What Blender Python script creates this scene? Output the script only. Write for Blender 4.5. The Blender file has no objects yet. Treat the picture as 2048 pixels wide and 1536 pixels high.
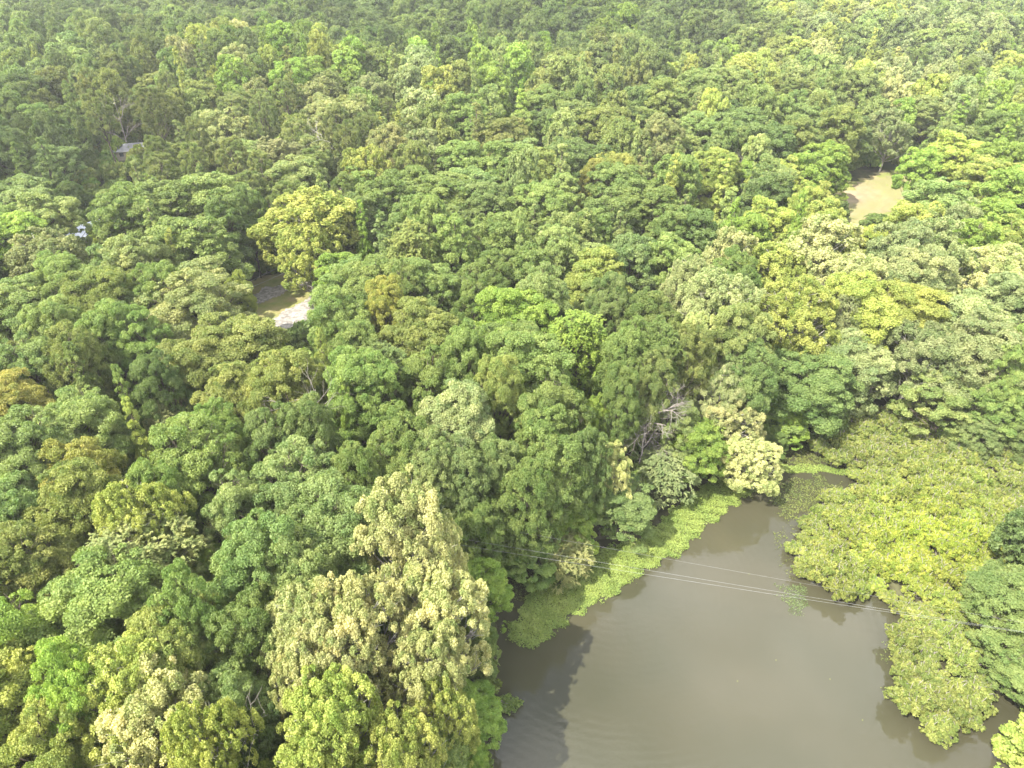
import bpy, math, random
import numpy as np
R_ = math.radians
scene = bpy.context.scene
COL = scene.collection

# ------------------------------------------------------------------ camera, sky, sun, exposure
CAM_Z, PITCH, FPX = 70.0, 33.0, 1420.0            # metres above the water, degrees down, focal length in photo pixels
cam_d = bpy.data.cameras.new('camera'); cam = bpy.data.objects.new('camera', cam_d); COL.objects.link(cam)
cam.location = (0, 0, CAM_Z); cam.rotation_euler = (R_(90 - PITCH), 0, 0)
cam_d.sensor_width = 36; cam_d.lens = 36 * FPX / 2048; cam_d.clip_start = 0.5; cam_d.clip_end = 9000
scene.camera = cam
SUN_EL, SUN_TO = 52.0, (0.78, 0.62)               # elevation; horizontal direction the light travels
w = bpy.data.worlds.new('World'); scene.world = w; w.use_nodes = True
nt = w.node_tree; nt.nodes.clear()
sky = nt.nodes.new('ShaderNodeTexSky'); sky.sky_type = 'NISHITA'; sky.sun_disc = False
sky.sun_elevation = R_(SUN_EL)
sky.sun_rotation = math.atan2(-SUN_TO[0], -SUN_TO[1])
sky.air_density = 1.0; sky.dust_density = 3.0; sky.ozone_density = 1.0
tc = nt.nodes.new('ShaderNodeTexCoord'); mp = nt.nodes.new('ShaderNodeMapping'); mp.inputs['Scale'].default_value = (1, 1, 2.2)
cn = nt.nodes.new('ShaderNodeTexNoise'); cn.inputs['Scale'].default_value = 2.1; cn.inputs['Detail'].default_value = 7
cr = nt.nodes.new('ShaderNodeValToRGB'); cr.color_ramp.elements[0].position = 0.42; cr.color_ramp.elements[1].position = 0.62
mx = nt.nodes.new('ShaderNodeMix'); mx.data_type = 'RGBA'
mx.inputs['B'].default_value = (14.0, 14.0, 14.2, 1)
bg = nt.nodes.new('ShaderNodeBackground'); bg.inputs['Strength'].default_value = 0.15
wo = nt.nodes.new('ShaderNodeOutputWorld')
nt.links.new(tc.outputs['Generated'], mp.inputs['Vector']); nt.links.new(mp.outputs['Vector'], cn.inputs['Vector'])
nt.links.new(cn.outputs['Fac'], cr.inputs['Fac']); nt.links.new(cr.outputs['Color'], mx.inputs['Factor'])
nt.links.new(sky.outputs['Color'], mx.inputs['A']); nt.links.new(mx.outputs['Result'], bg.inputs['Color'])
nt.links.new(bg.outputs['Background'], wo.inputs['Surface'])
sd = bpy.data.lights.new('sun', 'SUN'); sd.energy = 4.6; sd.angle = R_(0.6); sd.color = (1.0, 0.955, 0.86)
sun = bpy.data.objects.new('sun', sd); COL.objects.link(sun)
import mathutils
ce = math.cos(R_(SUN_EL)); hl = math.hypot(*SUN_TO)
sun.rotation_euler = mathutils.Vector((SUN_TO[0] / hl * ce, SUN_TO[1] / hl * ce, -math.sin(R_(SUN_EL)))).to_track_quat('-Z', 'Y').to_euler()
sun.location = (-60, -20, 120)
vs = scene.view_settings
scene.display_settings.display_device = 'sRGB'
vs.view_transform = 'Standard'; vs.look = 'None'; vs.gamma = 1; vs.exposure = 1.38; vs.use_curve_mapping = False
cy = scene.cycles
cy.max_bounces = 5; cy.diffuse_bounces = 3; cy.glossy_bounces = 2; cy.transmission_bounces = 3; cy.volume_bounces = 0
cy.caustics_reflective = False; cy.caustics_refractive = False

# ------------------------------------------------------------------ places: photo pixel -> point of the world
SP, CP = math.sin(R_(PITCH)), math.cos(R_(PITCH))
def ray(px, py):
    a, b = (px - 1024) / FPX, (768 - py) / FPX
    return np.array([a, CP + b * SP, -SP + b * CP])
def at(px, py, z=0.0):
    d = ray(px, py)
    t = (z - CAM_Z) / d[2]
    return np.array([d[0] * t, d[1] * t, z])
def project(x, y, z):
    dep = y * CP - (z - CAM_Z) * SP
    up = y * SP + (z - CAM_Z) * CP
    return 1024 + FPX * x / dep, 768 - FPX * up / dep, dep
def poly_at(pts, z=0.0): return np.array([at(p[0], p[1], z)[:2] for p in pts])
def inside(P, poly):
    P = np.atleast_2d(P); x, y = P[:, 0], P[:, 1]
    r = np.zeros(len(P), bool); n = len(poly)
    for i in range(n):
        x1, y1 = poly[i]; x2, y2 = poly[(i + 1) % n]
        c = ((y1 > y) != (y2 > y)) & (x < (x2 - x1) * (y - y1) / (y2 - y1 + 1e-12) + x1)
        r ^= c
    return r
def sdist(P, poly):                                # negative inside
    P = np.atleast_2d(P).astype(float); best = np.full(len(P), 1e9); n = len(poly)
    for i in range(n):
        a = poly[i]; b = poly[(i + 1) % n]; ab = b - a
        t = np.clip(((P - a) @ ab) / (ab @ ab + 1e-12), 0, 1)
        best = np.minimum(best, np.hypot(*(P - a - t[:, None] * ab).T))
    return np.where(inside(P, poly), -best, best)

POND = poly_at([(962, 1536), (975, 1450), (985, 1380), (985, 1290), (990, 1200), (1000, 1150), (1070, 1120), (1130, 1100),
                (1190, 1080), (1262, 1062), (1340, 1000), (1400, 950), (1490, 915), (1540, 885), (1600, 860), (1640, 825), (1700, 795),
                (1850, 838), (1950, 885), (2060, 930), (2300, 1010), (2330, 1200), (2200, 1330), (2140, 1400), (2110, 1470), (2120, 1560), (2150, 1700)])
POND = np.concatenate([[(-7, -40), (-5.5, 15)], POND, [(50, -40)]])
THICK = poly_at([(1715, 965), (1640, 940), (1625, 905), (1650, 845), (1700, 815), (1850, 852), (1950, 900), (2060, 945), (2300, 1040), (2250, 1180),
                 (2050, 1250), (1975, 1290), (1955, 1340), (1960, 1395), (1965, 1450), (1930, 1490), (1875, 1490), (1800, 1450), (1760, 1405), (1790, 1370),
                 (1782, 1300), (1790, 1235), (1735, 1190), (1700, 1215), (1640, 1195), (1590, 1165), (1575, 1110), (1590, 1060), (1640, 1010), (1700, 985)])

def g(x, y):                                       # height of the ground
    x = np.asarray(x, float); y = np.asarray(y, float)
    P = np.stack([x.ravel(), y.ravel()], 1)
    d = sdist(P, POND).reshape(x.shape)
    s = np.clip((d + 1.2) / 10.0, 0, 1); s = s * s * (3 - 2 * s)
    low = np.where(d < 0, np.clip(d * 0.35, -1.4, 0) - 0.05, 0.0)
    roll = 1.6 + 1.6 * np.sin(x / 47 + 1) * np.cos(y / 61) + 2.4 * np.sin((x + y * .6) / 118 + .5) + .062 * np.clip(y - 170, 0, 520) * (1 + .18 * np.sin(x / 140 + 2)) + 4.6 * np.sin((y + .35 * x) / 31) * np.clip((y - 180) / 120, 0, 1) * (y < 1200)
    return low + s * np.maximum(roll, 0.9) + 0.12 * np.sin(x * 1.3 + np.cos(y)) * np.sin(y * 1.1) * s
def g1(x, y): return float(g(np.array([x]), np.array([y]))[0])
def at_ground(px, py, h=0.0):
    z = 2.0
    for _ in range(6):
        p = at(px, py, z + h); z = g1(p[0], p[1])
    return at(px, py, z + h) - np.array([0, 0, h])

# ------------------------------------------------------------------ mesh helpers
class MB:
    def __init__(s): s.v = []; s.f = []; s.n = 0
    def add(s, v, f):
        s.v.append(np.asarray(v, float)); s.f += [tuple(i + s.n for i in q) for q in f]; s.n += len(v)
    def box(s, c, d, rz=0.0):
        x, y, z = d[0] / 2, d[1] / 2, d[2] / 2
        v = np.array([(a, b, e) for a in (-x, x) for b in (-y, y) for e in (-z, z)])
        ca, sa = math.cos(rz), math.sin(rz)
        v = np.stack([v[:, 0] * ca - v[:, 1] * sa, v[:, 0] * sa + v[:, 1] * ca, v[:, 2]], 1) + np.array(c)
        s.add(v, [(0, 1, 3, 2), (4, 6, 7, 5), (0, 4, 5, 1), (2, 3, 7, 6), (0, 2, 6, 4), (1, 5, 7, 3)])
    def tube(s, pts, rad, n=6, cap=True):
        pts = np.asarray(pts, float); m = len(pts); rad = np.broadcast_to(rad, (m,))
        d = np.gradient(pts, axis=0); d /= np.linalg.norm(d, axis=1)[:, None] + 1e-9
        ref = np.array([0.3, 0.9, 0.1]) if abs(d[0] @ np.array([0.3, 0.9, 0.1])) < .85 else np.array([1, 0, 0.])
        vs_ = []
        for i in range(m):
            a = np.cross(d[i], ref); a /= np.linalg.norm(a) + 1e-9; b = np.cross(d[i], a)
            for k in range(n):
                t = 2 * math.pi * k / n; vs_.append(pts[i] + rad[i] * (math.cos(t) * a + math.sin(t) * b))
        f = [(i * n + k, i * n + (k + 1) % n, (i + 1) * n + (k + 1) % n, (i + 1) * n + k) for i in range(m - 1) for k in range(n)]
        if cap: f += [tuple(range(n))[::-1], tuple(range((m - 1) * n, m * n))]
        s.add(vs_, f)
    def mesh(s, name, mat, smooth=False):
        me = bpy.data.meshes.new(name); v = np.concatenate(s.v)
        me.from_pydata(v.tolist(), [], s.f); me.update()
        if mat: me.materials.append(mat)
        if smooth: me.polygons.foreach_set('use_smooth', [True] * len(me.polygons))
        return me
def quads_mesh(name, V, mat, attrs=None):          # V: (N,4,3)
    n = len(V); me = bpy.data.meshes.new(name)
    me.vertices.add(n * 4); me.vertices.foreach_set('co', V.reshape(-1).astype(np.float32))
    me.loops.add(n * 4); me.loops.foreach_set('vertex_index', np.arange(n * 4, dtype=np.int32))
    me.polygons.add(n); me.polygons.foreach_set('loop_start', np.arange(0, n * 4, 4, dtype=np.int32))
    me.polygons.foreach_set('loop_total', np.full(n, 4, np.int32))
    for k, a in (attrs or {}).items():
        at_ = me.attributes.new(k, 'FLOAT', 'FACE'); at_.data.foreach_set('value', a.astype(np.float32))
    me.update(calc_edges=True)
    if mat: me.materials.append(mat)
    return me
def unit(v): return v / (np.linalg.norm(v, axis=-1, keepdims=True) + 1e-9)
def rdir(rng, n): return unit(rng.normal(size=(n, 3)))
def leaf_quads(c, nrm, size, aspect, rng, along=None):
    n = len(c); t = rdir(rng, n) if along is None else unit(along + .35 * rng.normal(size=(n, 3)))
    t = unit(t - nrm * np.sum(t * nrm, 1, keepdims=True)); b = np.cross(nrm, t)
    L = (size * aspect * .5)[:, None]; W = (size * .5)[:, None]
    return np.stack([c - t * L, c + b * W + t * L * .1, c + t * L, c - b * W + t * L * .1], 1)

# ------------------------------------------------------------------ materials
def new_mat(name):
    m = bpy.data.materials.new(name); m.use_nodes = True; n = m.node_tree; n.nodes.clear()
    o = n.nodes.new('ShaderNodeOutputMaterial'); return m, n, o
def N(n, t, **kw):
    x = n.nodes.new(t)
    for k, v in kw.items(): setattr(x, k, v)
    return x
def leaf_mat(name, src, trans=0.3, c0=(0.62, 0.74, 0.62), rough=.55):
    m, n, o = new_mat(name)
    if src == 'object': s = N(n, 'ShaderNodeObjectInfo').outputs['Color']
    elif src == 'instancer':
        a = N(n, 'ShaderNodeAttribute'); a.attribute_type = 'INSTANCER'; a.attribute_name = 'tint'; s = a.outputs['Color']
    else:
        a = N(n, 'ShaderNodeRGB'); a.outputs[0].default_value = (*src, 1); s = a.outputs[0]
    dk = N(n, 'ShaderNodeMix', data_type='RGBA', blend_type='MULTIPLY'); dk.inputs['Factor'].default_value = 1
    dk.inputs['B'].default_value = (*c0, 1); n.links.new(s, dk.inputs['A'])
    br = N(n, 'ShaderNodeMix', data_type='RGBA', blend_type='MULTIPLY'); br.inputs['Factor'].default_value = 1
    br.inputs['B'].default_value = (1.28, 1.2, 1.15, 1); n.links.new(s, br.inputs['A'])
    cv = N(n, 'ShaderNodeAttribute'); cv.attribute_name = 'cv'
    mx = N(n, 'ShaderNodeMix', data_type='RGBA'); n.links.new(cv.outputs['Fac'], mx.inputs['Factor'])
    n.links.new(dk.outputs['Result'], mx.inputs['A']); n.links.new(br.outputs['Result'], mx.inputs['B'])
    p = N(n, 'ShaderNodeBsdfPrincipled'); p.inputs['Roughness'].default_value = rough
    p.inputs['Specular IOR Level'].default_value = 0.22
    n.links.new(mx.outputs['Result'], p.inputs['Base Color'])
    tr = N(n, 'ShaderNodeBsdfTranslucent')
    ty = N(n, 'ShaderNodeMix', data_type='RGBA', blend_type='MULTIPLY'); ty.inputs['Factor'].default_value = 1
    ty.inputs['B'].default_value = (1.25, 1.3, .6, 1); n.links.new(mx.outputs['Result'], ty.inputs['A']); n.links.new(ty.outputs['Result'], tr.inputs['Color'])
    ms = N(n, 'ShaderNodeMixShader'); ms.inputs[0].default_value = trans
    n.links.new(p.outputs[0], ms.inputs[1]); n.links.new(tr.outputs[0], ms.inputs[2]); n.links.new(ms.outputs[0], o.inputs[0])
    return m
def noise_mat(name, ca, cb, scale=1.0, rough=.9, detail=6, bump=0.0, cc=None, scale2=.07):
    m, n, o = new_mat(name)
    tc = N(n, 'ShaderNodeTexCoord'); ns = N(n, 'ShaderNodeTexNoise'); ns.inputs['Scale'].default_value = scale; ns.inputs['Detail'].default_value = detail
    n.links.new(tc.outputs['Object'], ns.inputs['Vector'])
    r = N(n, 'ShaderNodeValToRGB'); r.color_ramp.elements[0].position = .35; r.color_ramp.elements[1].position = .65
    r.color_ramp.elements[0].color = (*ca, 1); r.color_ramp.elements[1].color = (*cb, 1); n.links.new(ns.outputs['Fac'], r.inputs['Fac'])
    col = r.outputs['Color']
    if cc:
        n2 = N(n, 'ShaderNodeTexNoise'); n2.inputs['Scale'].default_value = scale2; n2.inputs['Detail'].default_value = 4; n.links.new(tc.outputs['Object'], n2.inputs['Vector'])
        r2 = N(n, 'ShaderNodeValToRGB'); r2.color_ramp.elements[0].position = .42; r2.color_ramp.elements[1].position = .6; n.links.new(n2.outputs['Fac'], r2.inputs['Fac'])
        mm = N(n, 'ShaderNodeMix', data_type='RGBA'); n.links.new(r2.outputs['Color'], mm.inputs['Factor']); n.links.new(col, mm.inputs['A']); mm.inputs['B'].default_value = (*cc, 1)
        col = mm.outputs['Result']
    p = N(n, 'ShaderNodeBsdfPrincipled'); p.inputs['Roughness'].default_value = rough; p.inputs['Specular IOR Level'].default_value = .2
    n.links.new(col, p.inputs['Base Color'])
    if bump:
        b = N(n, 'ShaderNodeBump'); b.inputs['Strength'].default_value = bump; b.inputs['Distance'].default_value = .1
        n.links.new(ns.outputs['Fac'], b.inputs['Height']); n.links.new(b.outputs[0], p.inputs['Normal'])
    n.links.new(p.outputs[0], o.inputs[0]); return m
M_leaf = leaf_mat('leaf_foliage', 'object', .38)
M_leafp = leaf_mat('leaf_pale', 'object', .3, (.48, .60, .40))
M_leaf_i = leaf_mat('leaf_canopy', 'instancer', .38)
M_bark = noise_mat('bark', (.07, .055, .04), (.17, .14, .11), 3)
M_pale = noise_mat('pale_bark', (.22, .2, .17), (.45, .42, .37), 2)
M_dead = noise_mat('dead_wood', (.2, .17, .15), (.38, .34, .3), 3)
M_ground = noise_mat('forest_floor', (.035, .04, .018), (.09, .075, .045), .8, cc=(.05, .07, .02))
M_mud = noise_mat('mud', (.06, .055, .03), (.12, .12, .06), .9, rough=.7)
M_gravel = noise_mat('gravel', (.17, .155, .135), (.36, .335, .3), 1.6, bump=.4)
M_lawn = noise_mat('lawn', (.16, .19, .05), (.22, .22, .07), 1.0, cc=(.25, .21, .1), scale2=.2)
M_field = noise_mat('dry_grass', (.21, .165, .1), (.3, .24, .15), .35, cc=(.2, .19, .08), scale2=.06)
M_weed = leaf_mat('weed_leaf', (.195, .250, .062), trans=.15)
M_weed2 = leaf_mat('weed_leaf_olive', (.12, .14, .04), trans=.1)
M_weed3 = leaf_mat('weed_leaf_lime', (.2, .25, .05), trans=.15)

M_weed4 = leaf_mat('weed_leaf_sunken', (.10, .135, .05), trans=.1)

def water_mat():
    m, n, o = new_mat('pond_water')
    tc = N(n, 'ShaderNodeTexCoord')
    n1 = N(n, 'ShaderNodeTexNoise'); n1.inputs['Scale'].default_value = .05; n1.inputs['Detail'].default_value = 3
    n.links.new(tc.outputs['Object'], n1.inputs['Vector'])
    r = N(n, 'ShaderNodeValToRGB'); r.color_ramp.elements[0].position = .35; r.color_ramp.elements[1].position = .65
    r.color_ramp.elements[0].color = (.046, .046, .026, 1); r.color_ramp.elements[1].color = (.062, .057, .034, 1)
    n.links.new(n1.outputs['Fac'], r.inputs['Fac'])
    wv = N(n, 'ShaderNodeTexWave', wave_type='RINGS', rings_direction='Z'); wv.inputs['Scale'].default_value = .32
    wv.inputs['Distortion'].default_value = 2.2; wv.inputs['Detail'].default_value = 2; wv.inputs['Detail Scale'].default_value = .25
    mp = N(n, 'ShaderNodeMapping'); mp.inputs['Location'].default_value = (-13, -62, 0); n.links.new(tc.outputs['Object'], mp.inputs['Vector'])
    n.links.new(mp.outputs['Vector'], wv.inputs['Vector'])
    n2 = N(n, 'ShaderNodeTexNoise'); n2.inputs['Scale'].default_value = 1.6; n2.inputs['Detail'].default_value = 3; n2.inputs['Distortion'].default_value = .4
    n.links.new(tc.outputs['Object'], n2.inputs['Vector'])
    b1 = N(n, 'ShaderNodeBump'); b1.inputs['Strength'].default_value = .013; b1.inputs['Distance'].default_value = .12; n.links.new(wv.outputs['Fac'], b1.inputs['Height'])
    b2 = N(n, 'ShaderNodeBump'); b2.inputs['Strength'].default_value = .05; b2.inputs['Distance'].default_value = .15
    n.links.new(n2.outputs['Fac'], b2.inputs['Height']); n.links.new(b1.outputs[0], b2.inputs['Normal'])
    p = N(n, 'ShaderNodeBsdfPrincipled'); p.inputs['Roughness'].default_value = .06; p.inputs['IOR'].default_value = 1.42
    n.links.new(r.outputs['Color'], p.inputs['Base Color']); n.links.new(b2.outputs[0], p.inputs['Normal']); n.links.new(p.outputs[0], o.inputs[0])
    return m
M_water = water_mat()

# ------------------------------------------------------------------ tags
def tag(o, label=None, cat=None, group=None, kind=None):
    if label: o['label'] = label
    if cat: o['category'] = cat
    if group: o['group'] = group
    if kind: o['kind'] = kind
    return o
def link(name, me, parent=None):
    o = bpy.data.objects.new(name, me); COL.objects.link(o)
    if parent: o.parent = parent
    return o
def flat_poly(name, poly, z, mat, kind='structure'):
    me = bpy.data.meshes.new(name); me.from_pydata([(p[0], p[1], z) for p in poly], [], [tuple(range(len(poly)))]); me.update(); me.materials.append(mat)
    return tag(link(name, me), kind=kind)

# ------------------------------------------------------------------ the setting
def lines(a, b, s, far):
    c = list(np.arange(a, b + s, s)); st = s; lo, hi = [a], [c[-1]]
    while hi[-1] < far[1]: st *= 1.25; hi.append(hi[-1] + st)
    st = s
    while lo[-1] > far[0]: st *= 1.25; lo.append(lo[-1] - st)
    return np.array(lo[:0:-1] + c + hi[1:])
gx = lines(-110, 130, 2.0, (-4000, 4000)); gy = lines(-30, 260, 2.0, (-900, 6000))
GX, GY = np.meshgrid(gx, gy); GZ = g(GX, GY)
nx, ny = len(gx), len(gy)
me = bpy.data.meshes.new('ground')
i = np.arange(nx * ny).reshape(ny, nx); q = np.stack([i[:-1, :-1], i[:-1, 1:], i[1:, 1:], i[1:, :-1]], -1).reshape(-1, 4)
me.from_pydata(np.stack([GX, GY, GZ], -1).reshape(-1, 3).tolist(), [], q.tolist()); me.update(); me.materials.append(M_ground)
me.polygons.foreach_set('use_smooth', [True] * len(me.polygons))
tag(link('ground', me), kind='structure')
flat_poly('water', np.array([(POND[:, 0].min() - 2, -42), (POND[:, 0].max() + 2, -42), (POND[:, 0].max() + 2, POND[:, 1].max() + 2), (POND[:, 0].min() - 2, POND[:, 1].max() + 2)]), 0.0, M_water)

def drape(name, pix, lift, mat, res=1.0, rag=0.5, seed=0):   # a sheet that follows the ground
    poly = np.array([at_ground(p[0], p[1])[:2] for p in pix])
    x0, y0 = poly.min(0) - 1; x1, y1 = poly.max(0) + 1
    xs = np.arange(x0, x1, res); ys = np.arange(y0, y1, res); X, Y = np.meshgrid(xs, ys)
    d = sdist(np.stack([X.ravel(), Y.ravel()], 1), poly) + rag * (np.sin(X.ravel() * 1.7 + seed) + np.cos(Y.ravel() * 1.3 + X.ravel()))
    ok = (d < 0).reshape(X.shape); Z = g(X, Y) + lift
    idx = np.arange(X.size).reshape(X.shape); a = ok[:-1, :-1] & ok[1:, :-1] & ok[:-1, 1:] & ok[1:, 1:]
    q = np.stack([idx[:-1, :-1], idx[:-1, 1:], idx[1:, 1:], idx[1:, :-1]], -1)[a]
    me = bpy.data.meshes.new(name); me.from_pydata(np.stack([X, Y, Z], -1).reshape(-1, 3).tolist(), [], q.tolist())
    import bmesh
    b = bmesh.new(); b.from_mesh(me); bmesh.ops.delete(b, geom=[v for v in b.verts if not v.link_faces], context='VERTS'); b.to_mesh(me); b.free()
    me.materials.append(mat); return tag(link(name, me), kind='structure')
drape('lawn', [(495, 560), (640, 520), (660, 600), (600, 680), (520, 670), (470, 620)], .12, M_lawn)
drape('gravel_lane', [(470, 615), (520, 578), (600, 560), (640, 562), (640, 578), (590, 580), (530, 606), (480, 640)], .2, M_gravel, .5, .25, 1)
drape('gravel_drive', [(520, 655), (560, 628), (605, 600), (640, 585), (660, 610), (640, 660), (560, 690)], .2, M_gravel, .5, .3, 2)
drape('dry_field', [(1670, 385), (1720, 362), (1800, 343), (1850, 340), (1850, 385), (1760, 440), (1690, 450)], .2, M_field, 2.0, .8)
drape('field_margin', [(1650, 380), (1700, 358), (1800, 335), (1860, 335), (1860, 395), (1780, 450), (1680, 460)], .12, M_lawn, 2.0, .8, 4)
_x = np.arange(THICK[:, 0].min(), THICK[:, 0].max(), .5); _y = np.arange(THICK[:, 1].min(), THICK[:, 1].max(), .5); _X, _Y = np.meshgrid(_x, _y)
_ok = (sdist(np.stack([_X.ravel(), _Y.ravel()], 1), THICK) < -2.6 + .5 * np.sin(_X.ravel()) * np.cos(_Y.ravel() * 1.4)).reshape(_X.shape); _i = np.arange(_X.size).reshape(_X.shape)
_a = _ok[:-1, :-1] & _ok[1:, :-1] & _ok[:-1, 1:] & _ok[1:, 1:]; me = bpy.data.meshes.new('mud_flat')
me.from_pydata(np.stack([_X, _Y, _X * 0 + .035], -1).reshape(-1, 3).tolist(), [], np.stack([_i[:-1, :-1], _i[:-1, 1:], _i[1:, 1:], _i[1:, :-1]], -1)[_a].tolist()); me.materials.append(M_mud)
tag(link('mud_flat', me), kind='structure')

# ------------------------------------------------------------------ foliage meshes (all made for a tree of radius 6 m, height 20 m)
def subclumps(rng, lobes, lr, per, spread=1.0, up=.35, flat=.8, ctr=None):
    C, Rr, D, L = [], [], [], []
    for k, (c, r) in enumerate(zip(lobes, lr)):
        n = max(4, int(per * (r / 2.0) ** 2))
        out = unit((c - (np.array([0, 0, 12.0]) if ctr is None else ctr))[None])[0]
        d = unit(rdir(rng, n * 3) + out * .75 + np.array([0, 0, up])); d = d[:n]
        rr = r * rng.uniform(.72, 1.05, n)[:, None] * spread
        C.append(c + d * rr * np.array([1, 1, flat])); D.append(d); Rr.append(rng.uniform(.3, 1.0, n) * r / 2.1); L.append(np.full(n, k))
    return np.concatenate(C), np.concatenate(Rr), np.concatenate(D), np.concatenate(L)
def shell_leaves(rng, C, R, D, nleaf, size, aspect=1.5, stretch=(1, 1, .8), jit=.85):
    w = R ** 2; w /= w.sum(); idx = rng.choice(len(C), nleaf, p=w)
    d = unit(rdir(rng, nleaf) + D[idx] * .7 + np.array([0, 0, .25]))
    rad = R[idx, None] * (1.4 - 1.0 * rng.random((nleaf, 1)) ** 1.3)
    P = C[idx] + d * rad * np.array(stretch)
    nr = unit(d * .8 + rdir(rng, nleaf) * jit + np.array([0, 0, .08]))
    return leaf_quads(P, nr, size * rng.uniform(.7, 1.3, nleaf), aspect, rng), idx
def envelope(kind, u, rng):                        # radius of the crown at relative height u
    if kind == 'broad': return 6.0 * np.sqrt(np.clip(1 - ((u - .32) / .72) ** 2, 0, 1))
    if kind == 'tall': return 5.2 * np.clip(1 - u, 0, 1) ** .62 * (0.72 + .28 * np.sin(u * 9))
    if kind == 'pine': return 4.6 * np.sqrt(np.clip(1 - ((u - .4) / .68) ** 2, 0, 1))
def lobes_for(kind, rng, n, z0, z1, rl):
    L, Rr = [], []
    for k in range(n):
        u = (k + rng.uniform(.1, .9)) / n
        u = u ** .8 if kind == 'broad' else u
        a = k * 2.39996 + rng.uniform(-.4, .4); e = float(envelope(kind, u, rng))
        r = rng.uniform(*rl) * (1.0 if kind != 'tall' else (1.12 - .55 * u))
        rr = max(0, e - r * .8) * rng.uniform(.78, 1.12)
        L.append((rr * math.cos(a), rr * math.sin(a), z0 + (z1 - z0) * u - r * .3)); Rr.append(r)
    return np.array(L), np.array(Rr)
def limbs(rng, lobes, H, mat, name, r0=.32, zs=.35, twigs=True, pale=False, every=1):
    mb = MB(); top = lobes[:, 2].max() - .5; bend = rng.uniform(-.35, .35, 2)
    tz = np.linspace(-.6, top, 9)
    tr = np.stack([bend[0] * np.sin(tz / top * 2.5), bend[1] * np.sin(tz / top * 3), tz], 1)
    mb.tube(tr, np.linspace(r0, .07, 9), 8)
    for c in lobes[::every]:
        rad = math.hypot(c[0], c[1])
        z = max(H * .18, c[2] - rad * rng.uniform(.7, 1.15) - .8); z = min(z, top - .3)
        p0 = np.array([np.interp(z, tz, tr[:, 0]), np.interp(z, tz, tr[:, 1]), z])
        t = np.linspace(0, 1, 5)[:, None]; mid = p0 * .5 + c * .5 + np.array([0, 0, -.35 * rad * .4]) + rng.normal(size=3) * .25
        P = (1 - t) ** 2 * p0 + 2 * t * (1 - t) * mid + t * t * c
        rb = np.interp(z, [0, top], [r0 * .5, .06]); mb.tube(P, np.linspace(rb, .03, 5), 5)
        if twigs:
            for _ in range(3):
                e = c + rdir(rng, 1)[0] * rng.uniform(.8, 1.7) + np.array([0, 0, .4]); s = P[3]
                mb.tube([s, (s + e) / 2 + rng.normal(size=3) * .12, e], [.035, .025, .012], 4)
    return mb.mesh(name, mat, True)
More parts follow.
